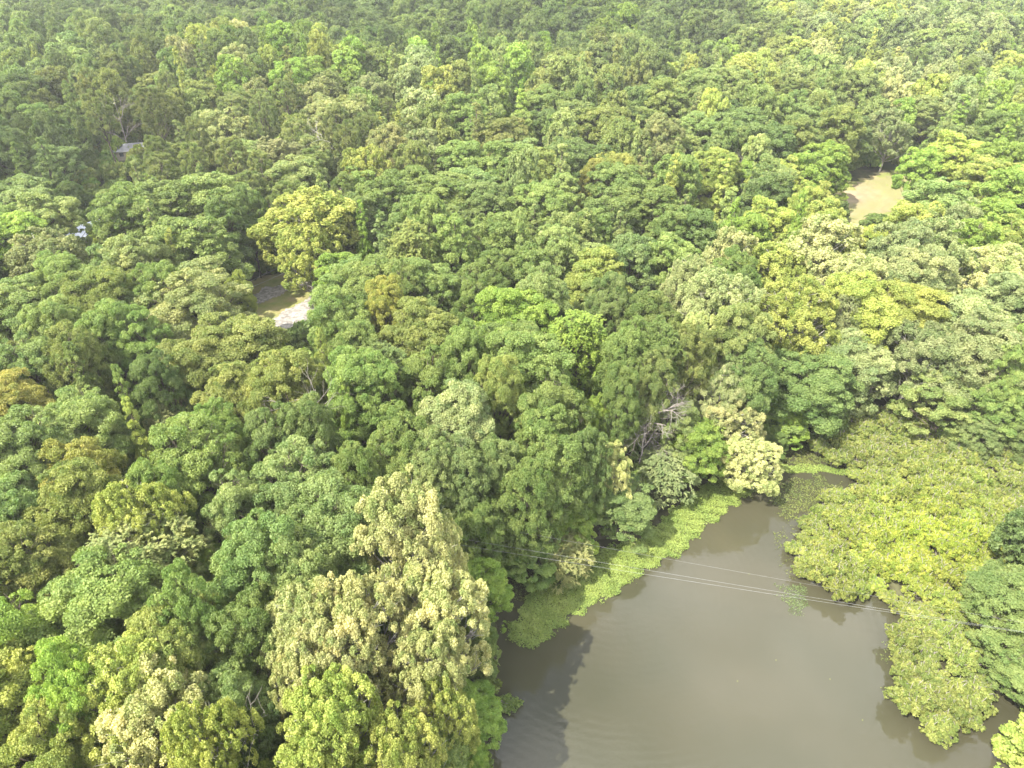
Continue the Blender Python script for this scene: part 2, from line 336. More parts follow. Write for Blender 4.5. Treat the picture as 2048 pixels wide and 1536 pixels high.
def make_tree(kind, seed, nleaf, size, mat, bark=None, style='clump', twigs=True):
    rng = np.random.default_rng(seed)
    if kind == 'broad':
        nl = rng.integers(3, 6); L, Rr = [], []; a0 = rng.uniform(0, 6)
        for j in range(nl):                        # several leaders, each its own uneven dome
            aj = a0 + j * 6.283 / nl + rng.uniform(-.4, .4); oj = rng.uniform(1.2, 2.6); tj = rng.uniform(16.6, 20.4) if j else 20.0; rj = rng.uniform(2.7, 3.7); hj = rng.uniform(9, 12)
            m = rng.integers(18, 24)
            for k in range(m):
                u = ((k + rng.uniform(.1, .9)) / m) ** .8; a = k * 2.39996 + aj; e = rj * math.sqrt(max(0, 1 - ((u - .3) / .74) ** 2)) * rng.uniform(.75, 1.2)
                L.append((oj * math.cos(aj) + e * math.cos(a), oj * math.sin(aj) + e * math.sin(a), tj - hj + hj * u - .6)); Rr.append(rng.uniform(.95, 1.75))
        L, Rr = np.array(L), np.array(Rr); per = 24
    elif kind == 'tall':
        L, Rr = lobes_for('tall', rng, 32, 5.0, 20.5, (1.25, 1.9)); per = 20
    else:
        L, Rr = lobes_for('pine', rng, 30, 12.0, 20.3, (.9, 1.5)); per = 16
    C, R, D, LI = subclumps(rng, L, Rr, per, up=.35 if kind != 'tall' else .5, flat=.8)
    cvs = np.clip(rng.normal(.5, .2, len(C)) + rng.normal(0, .13, len(L))[LI], 0, 1)
    if style == 'clump':
        Q, idx = shell_leaves(rng, C, R, D, nleaf, size)
    elif style == 'spike':                         # upright leafy shoots
        R2 = R * .8; Q, idx = shell_leaves(rng, C, R2, D, nleaf, size, 1.3, (.85, .85, 1.25), 1.1)
    elif style == 'feather':                       # sprays of leaflets along arching twigs
        ns = nleaf // 14; idx0 = rng.choice(len(C), ns); d = unit(rdir(rng, ns) + D[idx0] * 1.2 + np.array([0, 0, .15]))
        ln = rng.uniform(.6, 1.3, ns); t = np.tile(np.linspace(.1, 1, 14), ns); si = np.repeat(np.arange(ns), 14); idx = idx0[si]
        P = C[idx] + d[si] * (ln[si] * t)[:, None] + np.array([0, 0, -.35]) * (t ** 2)[:, None]
        P += rng.normal(size=P.shape) * .05
        nr = unit(np.array([0, 0, 1.0]) + .45 * rdir(rng, len(P)))
        Q = leaf_quads(P, nr, size * rng.uniform(.8, 1.2, len(P)), 2.0, rng)
    elif style == 'needle':
        nb = nleaf // 16; idx0 = rng.choice(len(C), nb); c = C[idx0] + rdir(rng, nb) * R[idx0, None] * rng.uniform(.3, 1, (nb, 1)) * [1, 1, .7]
        si = np.repeat(np.arange(nb), 16); idx = idx0[si]
        d = unit(rdir(rng, nb * 16) + np.array([0, 0, .55]) + D[idx] * .4); ln = rng.uniform(.28, .5, nb * 16) * size / .05
        nr = unit(np.cross(d, rdir(rng, len(d))))
        P = c[si] + d * (ln / 2)[:, None]; b = np.cross(nr, d)
        W = size * .9; T = ln[:, None] / 2
        Q = np.stack([P - d * T - b * W * .4, P - d * T + b * W * .4, P + d * T + b * W, P + d * T - b * W], 1)
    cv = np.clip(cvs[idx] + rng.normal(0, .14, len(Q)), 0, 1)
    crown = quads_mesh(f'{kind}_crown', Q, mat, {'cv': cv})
    tm = limbs(rng, L, 20, bark or M_bark, f'{kind}_trunk', .3, twigs=twigs) if bark is not False else None
    return crown, tm
def make_shrub(seed, nleaf, size, mat, h=2.4, r=2.25):
    rng = np.random.default_rng(seed); n = 26
    a = np.arange(n) * 2.39996; rr = r * .68 * np.sqrt((np.arange(n) + .3) / n) * rng.uniform(.8, 1.2, n)
    L = np.stack([rr * np.cos(a), rr * np.sin(a), h * (.78 - .33 * (rr / r) ** 2) * rng.uniform(.55, 1.25, n)], 1); Rr = rng.uniform(.32, .62, n)
    C, D, R, LI = [], [], [], []
    for k in range(n):
        m = 18; d = unit(rdir(rng, m) + np.array([0, 0, .4])); C.append(L[k] + d * Rr[k] * rng.uniform(.6, 1.05, (m, 1)) * [1, 1, .7]); D.append(d); R.append(rng.uniform(.10, .22, m)); LI.append(np.full(m, k))
    C, D, R, LI = map(np.concatenate, (C, D, R, LI)); C[:, 2] = np.maximum(C[:, 2], .2)
    cvs = np.clip(rng.normal(.5, .24, len(C)) + rng.normal(0, .2, n)[LI], 0, 1)
    Q, idx = shell_leaves(rng, C, R, D, nleaf, size, 1.8, (1, 1, .8), 1.0)
    crown = quads_mesh('shrub_crown', Q, mat, {'cv': np.clip(cvs[idx] + rng.normal(0, .14, len(Q)), 0, 1)})
    mb = MB()
    for k in range(n):
        e = L[k] + [0, 0, .35]; b = np.array([rng.uniform(-.35, .35), rng.uniform(-.35, .35), -.4])
        mb.tube([b, b * .4 + e * .5 + rng.normal(size=3) * .1 + [0, 0, .1], e, e + rdir(rng, 1)[0] * .3 + [0, 0, .3]], [.06, .045, .03, .015], 4)
        for _ in range(3):
            f = L[k] + unit(rng.normal(size=3) + [0, 0, .6]) * rng.uniform(.35, .75); mb.tube([e * .8, f], [.022, .01], 3)
    return crown, mb.mesh('shrub_stems', M_dead, True)

V = {}
for k in range(7): V['broad', 0, k] = make_tree('broad', 11 + k, 150000, .15, M_leaf)
for k in range(6): V['broad', 1, k] = make_tree('broad', 31 + k, 80000, .21, M_leaf, twigs=False)
for k in range(2): V['spike', 0, k] = make_tree('broad', 51 + k, 140000, .15, M_leafp, M_pale, 'spike')
for k in range(2): V['spike', 1, k] = make_tree('broad', 55 + k, 75000, .21, M_leafp, M_pale, 'spike', False)
for k in range(2): V['tall', 0, k] = make_tree('tall', 61 + k, 80000, .18, M_leaf)
for k in range(2): V['tall', 1, k] = make_tree('tall', 65 + k, 40000, .26, M_leaf, twigs=False)
for k in range(2): V['feather', 0, k] = make_tree('broad', 71 + k, 70000, .17, M_leaf, None, 'feather')
for k in range(1): V['feather', 1, k] = make_tree('broad', 75 + k, 40000, .24, M_leaf, None, 'feather', False)
for k in range(3): V['pine', 1, k] = make_tree('pine', 81 + k, 30000, .07, M_leaf, None, 'needle', False)
for k in range(4): V['shrub', 0, k] = make_shrub(91 + k, 15000, .10, M_leaf)
SRC = {}
def src_collection(name, items):
    c = bpy.data.collections.new(name)
    for j, m_ in enumerate(items):
        o = bpy.data.objects.new(f'{name}_{j:02d}', m_); c.objects.link(o)
    return c
far = [make_tree('broad', 101 + k, 28000, .36, M_leaf_i, False)[0] for k in range(6)] + \
      [make_tree('tall', 111 + k, 16000, .37, M_leaf_i, False)[0] for k in range(2)] + \
      [make_tree('pine', 121, 9000, .14, M_leaf_i, False, 'needle')[0]]
SRC['canopy'] = src_collection('canopy_source', far)
SRC['under'] = src_collection('undergrowth_source', [make_shrub(131 + k, 2600, .30, M_leaf_i)[0] for k in range(3)])

def scatter(name, P, vi, scl, rot, tint, coll, kind='stuff'):
    me = bpy.data.meshes.new(name); n = len(P); me.vertices.add(n); me.vertices.foreach_set('co', np.asarray(P, np.float32).ravel())
    def att(nm, ty, data, f='value'):
        a = me.attributes.new(nm, ty, 'POINT'); a.data.foreach_set(f, np.asarray(data).ravel())
    att('vi', 'INT', np.asarray(vi, np.int32)); att('scl', 'FLOAT_VECTOR', np.asarray(scl, np.float32), 'vector')
    att('rot', 'FLOAT_VECTOR', np.asarray(rot, np.float32), 'vector'); att('tint', 'FLOAT_COLOR', np.asarray(tint, np.float32), 'color')
    o = link(name, me)
    ng = bpy.data.node_groups.new(name + '_nodes', 'GeometryNodeTree')
    ng.interface.new_socket('Geometry', in_out='INPUT', socket_type='NodeSocketGeometry'); ng.interface.new_socket('Geometry', in_out='OUTPUT', socket_type='NodeSocketGeometry')
    gi = ng.nodes.new('NodeGroupInput'); go = ng.nodes.new('NodeGroupOutput'); ci = ng.nodes.new('GeometryNodeCollectionInfo'); ip = ng.nodes.new('GeometryNodeInstanceOnPoints')
    ci.inputs['Collection'].default_value = coll; ci.inputs['Separate Children'].default_value = True; ci.inputs['Reset Children'].default_value = True
    ip.inputs['Pick Instance'].default_value = True
    def na(nm, ty):
        x = ng.nodes.new('GeometryNodeInputNamedAttribute'); x.data_type = ty; x.inputs['Name'].default_value = nm; return x.outputs['Attribute']
    L = ng.links.new
    L(gi.outputs[0], ip.inputs['Points']); L(ci.outputs[0], ip.inputs['Instance']); L(na('vi', 'INT'), ip.inputs['Instance Index'])
    e2r = ng.nodes.new('FunctionNodeEulerToRotation'); L(na('rot', 'FLOAT_VECTOR'), e2r.inputs[0]); L(e2r.outputs[0], ip.inputs['Rotation'])
    L(na('scl', 'FLOAT_VECTOR'), ip.inputs['Scale']); L(ip.outputs[0], go.inputs[0])
    md = o.modifiers.new('scatter', 'NODES'); md.node_group = ng
    return o

# ------------------------------------------------------------------ colours of leaves
TINT = dict(mid=(.132, .190, .052), deep=(.090, .140, .045), lite=(.180, .230, .078), olive=(.165, .190, .052), gold=(.225, .215, .048), tan=(.215, .225, .098),
            yel=(.270, .300, .070), brt=(.190, .280, .046), cream=(.440, .445, .205), grey=(.225, .260, .130), blu=(.142, .198, .074), pine=(.160, .190, .080), shrub=(.175, .215, .038))
WORD = dict(mid='mid-green', deep='dark green', lite='light green', olive='olive', gold='golden olive', tan='tan-green', yel='yellow-green', brt='bright green',
            cream='cream-leaved', grey='pale grey-green', blu='blue-green', pine='grey-green', shrub='yellow-green')
_mean = np.array((.205, .228, .085))
for _k in TINT:
    if _k not in ('shrub', 'cream'): TINT[_k] = tuple((np.array(TINT[_k]) * .68 + _mean * .32) * 1.36)
# hand list: crown centre in the photo, crown width in pixels, form, colour, [height]
T = '''
800 1105 190 S cream 23|888 1150 120 S cream 21|600 1270 160 S cream 20|735 1270 190 S cream 20|890 1255 175 S cream 19|650 1350 170 S cream 19|590 1400 110 S cream 16|850 1360 150 S cream 17
695 1465 180 S yel 18|880 1440 130 S yel 16|800 1520 150 S yel 17|640 1520 170 S yel 17|960 1180 110 O brt 12|950 1295 90 O mid 11|945 1425 120 O brt 9|930 1510 90 O brt 8|880 1530 90 F lite 12
60 1300 190 O brt|30 1440 220 O yel|150 1400 150 O brt|120 1510 190 O yel|260 1420 200 S yel|345 1340 170 O olive|335 1480 220 S cream|440 1500 150 S yel|470 1320 140 O mid|495 1420 140 O blu 16|520 1510 110 O deep 14
190 1240 250 O mid|80 1140 180 O olive|40 1055 150 O blu|170 1030 150 O olive|310 1060 150 S yel|285 1150 200 F tan|425 1140 70 O brt 12|480 1030 140 O blu|590 980 170 O blu|530 1120 170 O blu|670 1070 190 O blu|620 1170 160 O blu|400 1260 120 O mid|445 1230 100 O olive 15
40 830 150 O gold|60 930 180 O lite|165 865 160 O lite|170 985 150 O gold|295 910 90 T yel|330 1000 110 O mid|400 940 160 O mid|90 990 100 O blu|180 790 120 T mid|60 740 140 O blu|25 640 150 O lite|120 580 120 O mid|100 520 140 S tan
40 480 120 O brt|95 450 110 O lite|245 440 105 O mid|330 430 130 O mid|390 495 160 O mid|455 450 90 O deep|497 436 62 O deep|150 620 130 O mid|205 610 130 O olive|275 545 120 O tan|355 548 60 T yel|310 600 100 O mid|392 608 185 O tan|480 590 50 O yel 14
110 680 100 O lite|230 690 110 O mid|300 700 100 O mid|150 735 110 O olive|380 760 150 O olive|490 705 170 O olive|575 785 140 O olive|460 820 130 O olive|478 672 65 O olive 11|330 860 70 F tan 14|270 830 90 T mid|430 890 120 O mid|555 900 130 O deep|620 900 110 O deep|330 790 90 O deep
655 780 90 T yel|690 860 80 T brt|694 655 120 O mid|775 640 90 O gold|700 725 110 O mid|850 690 150 O olive|740 800 130 O mid|935 735 100 O mid|1030 650 160 O brt|1060 745 170 O mid|1145 690 120 F brt|870 780 120 O mid|900 860 140 O grey|1000 800 100 O olive|1110 830 130 O mid|1080 890 130 O mid
1100 960 140 O mid|1050 1000 110 O mid|985 960 90 O blu|790 930 130 O mid|730 970 110 O mid|860 960 110 O blu|930 970 110 O blu|1190 850 60 O brt 14|1250 720 100 O mid|1170 930 90 O deep|1225 950 90 S cream 13|1240 1002 140 O deep 9|1395 895 110 O brt 12|1460 850 120 S cream 13|1495 915 110 S cream 11|1440 790 100 S grey 16
1345 860 80 O lite 13|1330 930 100 F grey 8|1570 840 90 O brt 8|1130 1045 100 O brt 10|1135 1105 90 F tan 8|1035 1080 140 O mid 9|960 1065 110 O mid 14|1230 810 80 O mid|1300 780 90 O lite|1205 1000 80 O mid 9
1640 520 150 S cream|1545 545 130 S yel|1590 640 160 S yel|1455 535 110 S cream|1440 620 150 S grey|1375 590 110 S grey|1400 690 100 S cream 17|1480 690 110 O lite|1700 570 130 S cream|1735 625 150 O yel|1765 535 50 T yel|1820 570 140 O grey|1885 525 130 S grey|1800 630 150 O yel|1985 565 150 S cream
1930 655 160 O grey|2030 620 140 O grey|1965 710 150 O grey|2040 740 110 O mid|1665 660 70 F grey|1710 720 140 O grey 17|1830 715 150 S grey 17|1600 755 170 O deep 15|1480 760 110 O deep|1900 790 160 O lite 15|2010 810 150 O mid 14|1960 860 90 O blu 10|2045 880 90 O deep 10|1365 730 100 O olive|1305 660 110 O mid|1310 730 80 F mid
1650 820 80 O deep 9|1540 870 60 O mid 6|1260 860 50 O mid 10|1510 800 70 O mid 12
737 345 85 S yel|615 450 190 S yel|612 505 100 S yel 17|722 480 60 T brt|680 550 80 O brt 14|822 515 90 F olive|760 410 110 O mid|880 400 140 O mid|860 460 80 O mid|915 500 90 O mid|830 340 70 O olive|1020 340 110 O mid|930 330 100 O mid|1080 350 90 O olive|1090 420 110 O mid|1230 355 90 O gold|1190 365 60 O gold
1210 440 110 O mid|1290 430 120 O mid|1130 480 110 O lite|1250 540 110 O blu|1190 560 110 O yel|1060 560 110 O mid|965 570 100 O mid|850 590 130 O mid|738 590 130 O mid|940 620 80 O mid|1085 610 110 O blu|1215 625 90 O deep|1340 540 110 O mid|1000 480 100 O mid|1390 470 100 O deep|1320 480 80 O mid|1130 400 80 O lite|800 590 80 O mid
1520 400 110 O deep|1540 300 100 O deep|1600 285 80 O olive|1690 268 80 O deep 16|1782 262 80 S grey 17|1622 292 80 O mid 16|1475 260 110 O deep|1840 345 70 O brt|1905 320 100 O yel|1970 375 130 O yel|1588 430 70 O yel|1672 465 65 O brt 8|1752 446 50 O mid 7|1880 420 120 O lite|1990 460 120 O brt|1735 505 100 O yel 17|1830 475 110 O yel|1940 500 110 O brt|2030 500 100 O yel
2075 1235 220 O mid 10|2060 1330 160 O mid 8|2095 1500 140 S yel 9|2075 1080 110 O deep 11
'''
FORM = dict(S='spike', O='broad', F='feather', T='tall', P='pine')
HAND = []
for ln in T.strip().split('\n'):
    for e in ln.split('|'):
        p = e.split(); HAND.append((float(p[0]), float(p[1]), float(p[2]), FORM[p[3]], p[4], float(p[5]) if len(p) > 5 else None))

# photo areas where the ground, a roof or the water shows: no crown may stand in front
KEEP = [[(500, 565), (575, 550), (600, 590), (606, 625), (560, 650), (545, 625), (510, 600)], [(1690, 400), (1692, 382), (1715, 374), (1740, 365), (1790, 350), (1790, 372), (1765, 390), (1725, 412), (1705, 408), (1745, 385)],
        [(150, 430), (190, 430), (190, 475), (155, 475)], [(488, 478), (512, 478), (512, 494), (488, 494)], [(245, 292), (285, 292), (285, 312), (245, 312)], [(180, 330), (200, 330), (200, 348), (180, 348)]]
def blocks(px, py, rx, ry, mar=.75):
    for K in KEEP:
        Ka = np.array(K, float); c = Ka.mean(0)
        q = (Ka - [px, py]) / [rx, ry]; qc = (c - [px, py]) / [rx, ry]
        if (np.hypot(q[:, 0], q[:, 1]) < mar).any() or np.hypot(*qc) < mar: return True
    return False

rnd = random.Random(7); rng = np.random.default_rng(7)
TREES = []                                         # x, y, ground, radius, height, form, colour
for (px, py, wd, form, colr, ht) in HAND:
    H = (ht or rnd.uniform(18.5, 21.5)); zc = H * (.70 if form != 'tall' else .6)
    p = at_ground(px, py, zc); dep = project(p[0], p[1], p[2] + zc)[2]
    Rr = wd / 2 / FPX * dep
    TREES.append([p[0], p[1], p[2], Rr, H, form, colr])
# colour regions of the far wood: (x, y, colours)
ZON = [(60, 60, 'deep deep mid blu'), (60, 200, 'deep olive mid blu'), (60, 330, 'deep blu mid'), (200, 120, 'mid deep olive lite'), (200, 260, 'deep pine mid'), (300, 180, 'pine mid olive'), (330, 30, 'mid blu deep'),
       (420, 130, 'yel lite brt cream mid'), (560, 60, 'mid brt blu mid'), (620, 150, 'lite yel brt mid'), (500, 250, 'pine tan pine'), (600, 230, 'pine tan olive pine'), (680, 250, 'pine tan'),
       (350, 300, 'pine lite olive'), (480, 370, 'lite olive pine'), (760, 40, 'mid deep blu mid'), (760, 120, 'mid deep lite brt'), (760, 200, 'lite yel mid grey'), (900, 40, 'mid deep mid'), (1000, 120, 'mid deep brt lite'),
       (1000, 220, 'lite mid brt olive'), (940, 270, 'tan olive grey mid'), (1100, 280, 'tan mid lite deep'), (1180, 60, 'mid deep blu brt'), (1200, 170, 'mid deep lite olive'), (1300, 260, 'mid tan olive lite'),
       (1400, 60, 'deep mid blu'), (1400, 160, 'mid lite yel deep'), (1350, 340, 'lite mid yel'), (1500, 120, 'yel lite brt olive'), (1560, 40, 'lite yel mid grey'), (1650, 130, 'yel lite cream mid'), (1600, 210, 'lite olive mid'),
       (1750, 60, 'lite yel grey'), (1780, 160, 'cream grey yel lite'), (1880, 100, 'mid blu grey lite'), (1980, 60, 'grey lite mid'), (1980, 180, 'lite yel brt grey'), (1900, 250, 'yel brt lite'), (2000, 320, 'lite brt tan mid'),
       (1450, 330, 'lite yel grey mid'), (1560, 350, 'yel lite brt'), (1950, 420, 'yel brt lite grey'), (900, 400, 'mid blu'), (1200, 420, 'mid lite'), (700, 700, 'mid'), (300, 700, 'mid olive blu'), (300, 1100, 'mid olive blu'), (1800, 650, 'grey lite mid'), (1000, 800, 'mid deep blu')]
ZP = np.array([(a, b) for a, b, _ in ZON], float)
def zone(px, py):
    q = (ZP - [px + rnd.uniform(-40, 40), py + rnd.uniform(-25, 25)]) * [1, 1.6]; return rnd.choice(ZON[int(np.argmin(np.hypot(q[:, 0], q[:, 1])))][2].split())
def outline(x, y, z, r, H):
    px, py, dep = project(x, y, z + H * .72); th = math.atan2(CAM_Z - z - H * .7, y)
    return px, py, dep, r / dep * FPX, math.hypot(r * math.sin(th), .36 * H * math.cos(th)) / dep * FPX
hand_n = len(TREES)
grid = {}
def near(x, y, r, f=.78):
    for a in range(int(x // 10) - 2, int(x // 10) + 3):
        for b in range(int(y // 10) - 2, int(y // 10) + 3):
            for (u, v, q) in grid.get((a, b), ()):
                if (x - u) ** 2 + (y - v) ** 2 < (f * (r + q)) ** 2: return True
    return False
def put(x, y, r): grid.setdefault((int(x // 10), int(y // 10)), []).append((x, y, r))
for t in TREES: put(t[0], t[1], min(t[3], 6.5))
cand = []
for yy in np.arange(10, 960, 5.0):
    hw = 0.73 * (yy * CP + 50 * SP) + 28
    for xx in np.arange(-hw, hw, 5.0):
        cand.append((xx + rng.uniform(-2.5, 2.5), yy + rng.uniform(-2.5, 2.5)))
OPEN = [np.array([at_ground(p[0], p[1])[:2] for p in K]) for K in ([(500, 575), (560, 552), (620, 560), (640, 600), (620, 650), (545, 655), (505, 620)], [(1675, 390), (1715, 360), (1800, 343), (1830, 345), (1830, 380), (1765, 425), (1690, 430)])]
cand = np.array(cand); cand = cand[rng.permutation(len(cand))]
cand = cand[np.minimum(sdist(cand, OPEN[0]), sdist(cand, OPEN[1])) > 1.5]; dp = sdist(cand, POND); gz = g(cand[:, 0], cand[:, 1])
for (x, y), d, z in zip(cand, dp, gz):
    r = rng.uniform(3.9, 6.8) if y < 330 else rng.uniform(4.6, 7.0)
    if d < 3.0: continue
    H = rng.uniform(14.5, 22.5) if d > 9 else rng.uniform(9, 13)
    if d < 9: r *= .65
    if near(x, y, r, .72): continue
    px, py, dep, rx_, ry_ = outline(x, y, z, r, H); rp = rx_
    if blocks(px, py, rx_, ry_, 1.16): continue
    if abs(px - 560) < 75 and 535 < py + rp < 650 : continue
    if y < 260 and 430 < px < 640 and 500 < py < 600: continue
    colr = zone(px, py); form = 'broad'
    if colr == 'pine' : form = 'pine'
    elif rnd.random() < (.4 if colr in ('yel', 'brt', 'lite') else .22 if y > 250 else .08): form = 'tall'
    elif colr in ('cream', 'grey') and rnd.random() < .7: form = 'spike'
    elif rnd.random() < .04: form = 'feather'
    if form == 'tall': r *= .85; H *= 1.08
    if form == 'pine': H *= 1.08; r *= .85
    TREES.append([x, y, z, r, H, form, colr]); put(x, y, r)

# ------------------------------------------------------------------ labels: each thing placed against something one can find
MARKS = [('the gravel drive', 575, 610), ('the dry field', 1745, 380), ('the metal-roofed house', 165, 450), ('the tall cream tree by the pond', 800, 1130), ('the bare tree by the pond', 1290, 850),
         ('the power lines', 1060, 1110), ('the lower left corner', 60, 1500), ('the big yellow-green tree', 615, 450), ('the pond cove', 1580, 900), ('the right edge of the photo', 2040, 650),
         ('the left edge of the photo', 10, 900), ('the pine stand', 600, 260), ('the grey bare tree', 235, 225), ('the middle of the photo', 1024, 768), ('the olive canopy below the drive', 480, 740), ('the upper right corner', 2020, 40),
         ('the upper left corner', 30, 40), ('the middle of the top edge', 1024, 30)]
ORD = ['nearest', 'second nearest', 'third nearest', 'fourth nearest', 'fifth nearest', 'sixth nearest', 'seventh nearest', 'eighth nearest', 'ninth nearest', 'tenth nearest', 'eleventh nearest', 'twelfth nearest', 'thirteenth nearest', 'fourteenth nearest', 'fifteenth nearest', 'sixteenth nearest', 'seventeenth nearest', 'eighteenth nearest', 'nineteenth nearest', 'twentieth nearest', 'twenty-first nearest', 'twenty-second nearest', 'twenty-third nearest', 'twenty-fourth nearest', 'twenty-fifth nearest', 'twenty-sixth nearest']
def assign_labels(items, marks=MARKS):             # items: (object, px, py, phrase)
    cell = {}
    for o, px, py, ph in items:
        k = min(range(len(marks)), key=lambda i: (marks[i][1] - px) ** 2 + (marks[i][2] - py) ** 2)
        dx, dy = px - marks[k][1], (py - marks[k][2])
        s = ('right of' if dx > 0 else 'left of') if abs(dx) > abs(dy) else ('below' if dy > 0 else 'above')
        if s == 'left of' and 'left' in marks[k][0] or s == 'right of' and 'right' in marks[k][0]: s = 'above' if dy < 0 else 'below'
        cell.setdefault((k, s, ph), []).append((dx * dx + dy * dy, px, o))
    for (k, s, ph), L in cell.items():
        L.sort(key=lambda q: (q[0], q[1]))
        for i, (_, _, o) in enumerate(L):
            o['label'] = (f'{ph} just {s} {marks[k][0]}' if len(L) == 1 else f'{ORD[min(i, 25)]} {ph} {s} {marks[k][0]}')

# individual trees: the ones that show largest; the rest is the far wood
info = []
for i, (x, y, z, r, H, form, colr) in enumerate(TREES):
    px, py, dep = project(x, y, z + H * .72); rp = r / dep * FPX
    vis = -rp * .5 < px < 2048 + rp * .5 and -rp < py < 1536 + rp * .6
    info.append((px, py, dep, rp, vis))
KN = dict(broad='broadleaf_tree', spike='broadleaf_tree', feather='feathery_tree', tall='conical_tree', pine='pine_tree')
KW = dict(broad='broad-crowned tree', spike='shaggy-crowned tree', feather='feathery tree', tall='narrow conical tree', pine='pine')
KG = dict(broad='broadleaf trees of the forest', spike='broadleaf trees of the forest', feather='feathery trees of the forest', tall='conical trees of the forest', pine='pines of the stand')
LIMIT = dict(broadleaf_tree=300, feathery_tree=40, conical_tree=60, pine_tree=110)
cnt = {}; single = []
for i in sorted(range(len(TREES)), key=lambda i: -info[i][3] if i >= hand_n else -1e6):
    k = KN[TREES[i][5]]
    if not info[i][4]: continue
    if cnt.get(k, 0) >= LIMIT[k]: continue
    cnt[k] = cnt.get(k, 0) + 1; single.append(i)
SKIP = set()
sset = set(single); lab = []
def jit(c, s=.1):
    c = np.array(c) * rng.uniform(1 - s * 1.6, 1 + s * 1.6) * rng.uniform(1 - s * .35, 1 + s * .35, 3); return (*np.clip(c, 0, .6), 1.0)
for i in single:
    x, y, z, r, H, form, colr = TREES[i]; px, py, dep, rp, _ = info[i]
    lod = 0 if (dep < 125 and form != 'pine') else 1
    ks = [k for k in V if k[0] == form and k[1] == lod]; crown, trunk = V[ks[rnd.randrange(len(ks))]]
    e = bpy.data.objects.new(KN[form], None); COL.objects.link(e); e.empty_display_size = .5
    e.location = (x, y, z - .1); e.rotation_euler = (R_(rnd.uniform(-3, 3)), R_(rnd.uniform(-3, 3)), rnd.uniform(0, 6.28)); e.scale = (r / 5.25 * rnd.uniform(.94, 1.06), r / 5.25 * rnd.uniform(.94, 1.06), H / 20)
    a = link('crown', crown, e); a.color = jit(TINT[colr]); link('trunk', trunk, e)
    tag(e, cat='tree', group=KG[form]); lab.append((e, px, py, f'{WORD[colr]} {KW[form]}'))
assign_labels(lab)
P, vi, sc, ro, ti = [], [], [], [], []
for i, (x, y, z, r, H, form, colr) in enumerate(TREES):
    if i in sset: continue
    P.append((x, y, z - .2 * H)); vi.append({'tall': 6 + rnd.randrange(2), 'pine': 8}.get(form, rnd.randrange(6)))
    sc.append((r / 5.4, r / 5.4, H / 20 * 1.24)); ro.append((0, 0, rnd.uniform(0, 6.28))); ti.append(jit(TINT[colr]))
tag(scatter('far_forest', P, vi, sc, ro, ti, SRC['canopy']), 'unbroken far forest canopy filling the top of the photo', 'forest', kind='stuff')

# undergrowth of the forest floor
u = cand[(dp > 1.0) & (cand[:, 1] < 330)]
u = u[rng.permutation(len(u))]
P, sc, ro, ti = [], [], [], []
uz = g(u[:, 0], u[:, 1])
clear = [np.array([at_ground(p[0], p[1])[:2] for p in K]) for K in ([(480, 560), (640, 535), (660, 610), (600, 690), (520, 680), (470, 620)], [(1650, 380), (1700, 350), (1860, 330), (1860, 400), (1780, 450), (1680, 460)])]
bad = inside(u, clear[0]) | inside(u, clear[1])
for (x, y), z, b in zip(u, uz, bad):
    if b: continue
    s = rng.uniform(.9, 1.9); P.append((x, y, z - .1)); sc.append((s, s, s * rng.uniform(.8, 1.5))); ro.append((0, 0, rng.uniform(0, 6.28))); ti.append(jit(TINT[rnd.choice(['mid', 'deep', 'mid', 'olive', 'brt'])], .15))
tag(scatter('undergrowth', P, rng.integers(0, 3, len(P)), sc, ro, ti, SRC['under']), 'leafy undergrowth covering the forest floor between the trunks', 'undergrowth', kind='stuff')

# ------------------------------------------------------------------ shrubs of the flooded thicket
pts = []
x0, y0 = THICK.min(0); x1, y1 = THICK.max(0)
for _ in range(9000):
    q = np.array([rng.uniform(x0, x1), rng.uniform(y0, y1)])
    if sdist(q, THICK)[0] > -0.35: continue
    if all((q[0] - a) ** 2 + (q[1] - b) ** 2 > 1.95 ** 2 for a, b in pts): pts.append(q)
lab = []
for q in pts:
    px, py, dep = project(q[0], q[1], 1.5)
    if px > 2085 : continue
    ed = -sdist(q, THICK)[0]; r = rng.uniform(.85, 1.15) if ed > 1.6 else rng.uniform(.6, 1.0); cr_, st_ = V['shrub', 0, rnd.randrange(4)]
    e = bpy.data.objects.new('shrub', None); COL.objects.link(e); e.location = (q[0], q[1], 0); e.rotation_euler = (0, 0, rnd.uniform(0, 6.28)); e.scale = (r, r, r * rnd.uniform(.75, 1.45))
    hot = math.exp(-((px - 1850) / 170) ** 2 - ((py - 1090) / 110) ** 2)
    base = np.array((.262, .298, .088)) * (1 - hot) + np.array((.330, .375, .060)) * hot
    a = link('crown', cr_, e); a.color = jit(base, .08); link('stem', st_, e)
    tag(e, cat='shrub', group='shrubs of the flooded thicket'); lab.append((e, px, py, 'low lime-green shrub' if hot > .45 else 'low yellow-green shrub'))
assign_labels(lab, [('the narrow north end of the thicket', 1700, 840), ('the pond cove beside the thicket', 1680, 950), ('the left tip of the thicket', 1590, 1100), ('the brightest patch of the thicket', 1850, 1090), ('the notch of water in the thicket', 1740, 1200),
                    ('the south tip of the thicket', 1850, 1470), ('the sunken log', 1955, 1345), ('the big tree over the right bank', 2000, 1230), ('the wires crossing the thicket', 1850, 1235), ('the forest edge behind the thicket', 1950, 890), ('the middle of the thicket tongue', 1860, 1360), ('the right edge of the photo', 2045, 1050)])
print('shrubs', len(lab), 'trees', len(single), cnt, 'far', len(TREES) - len(single))

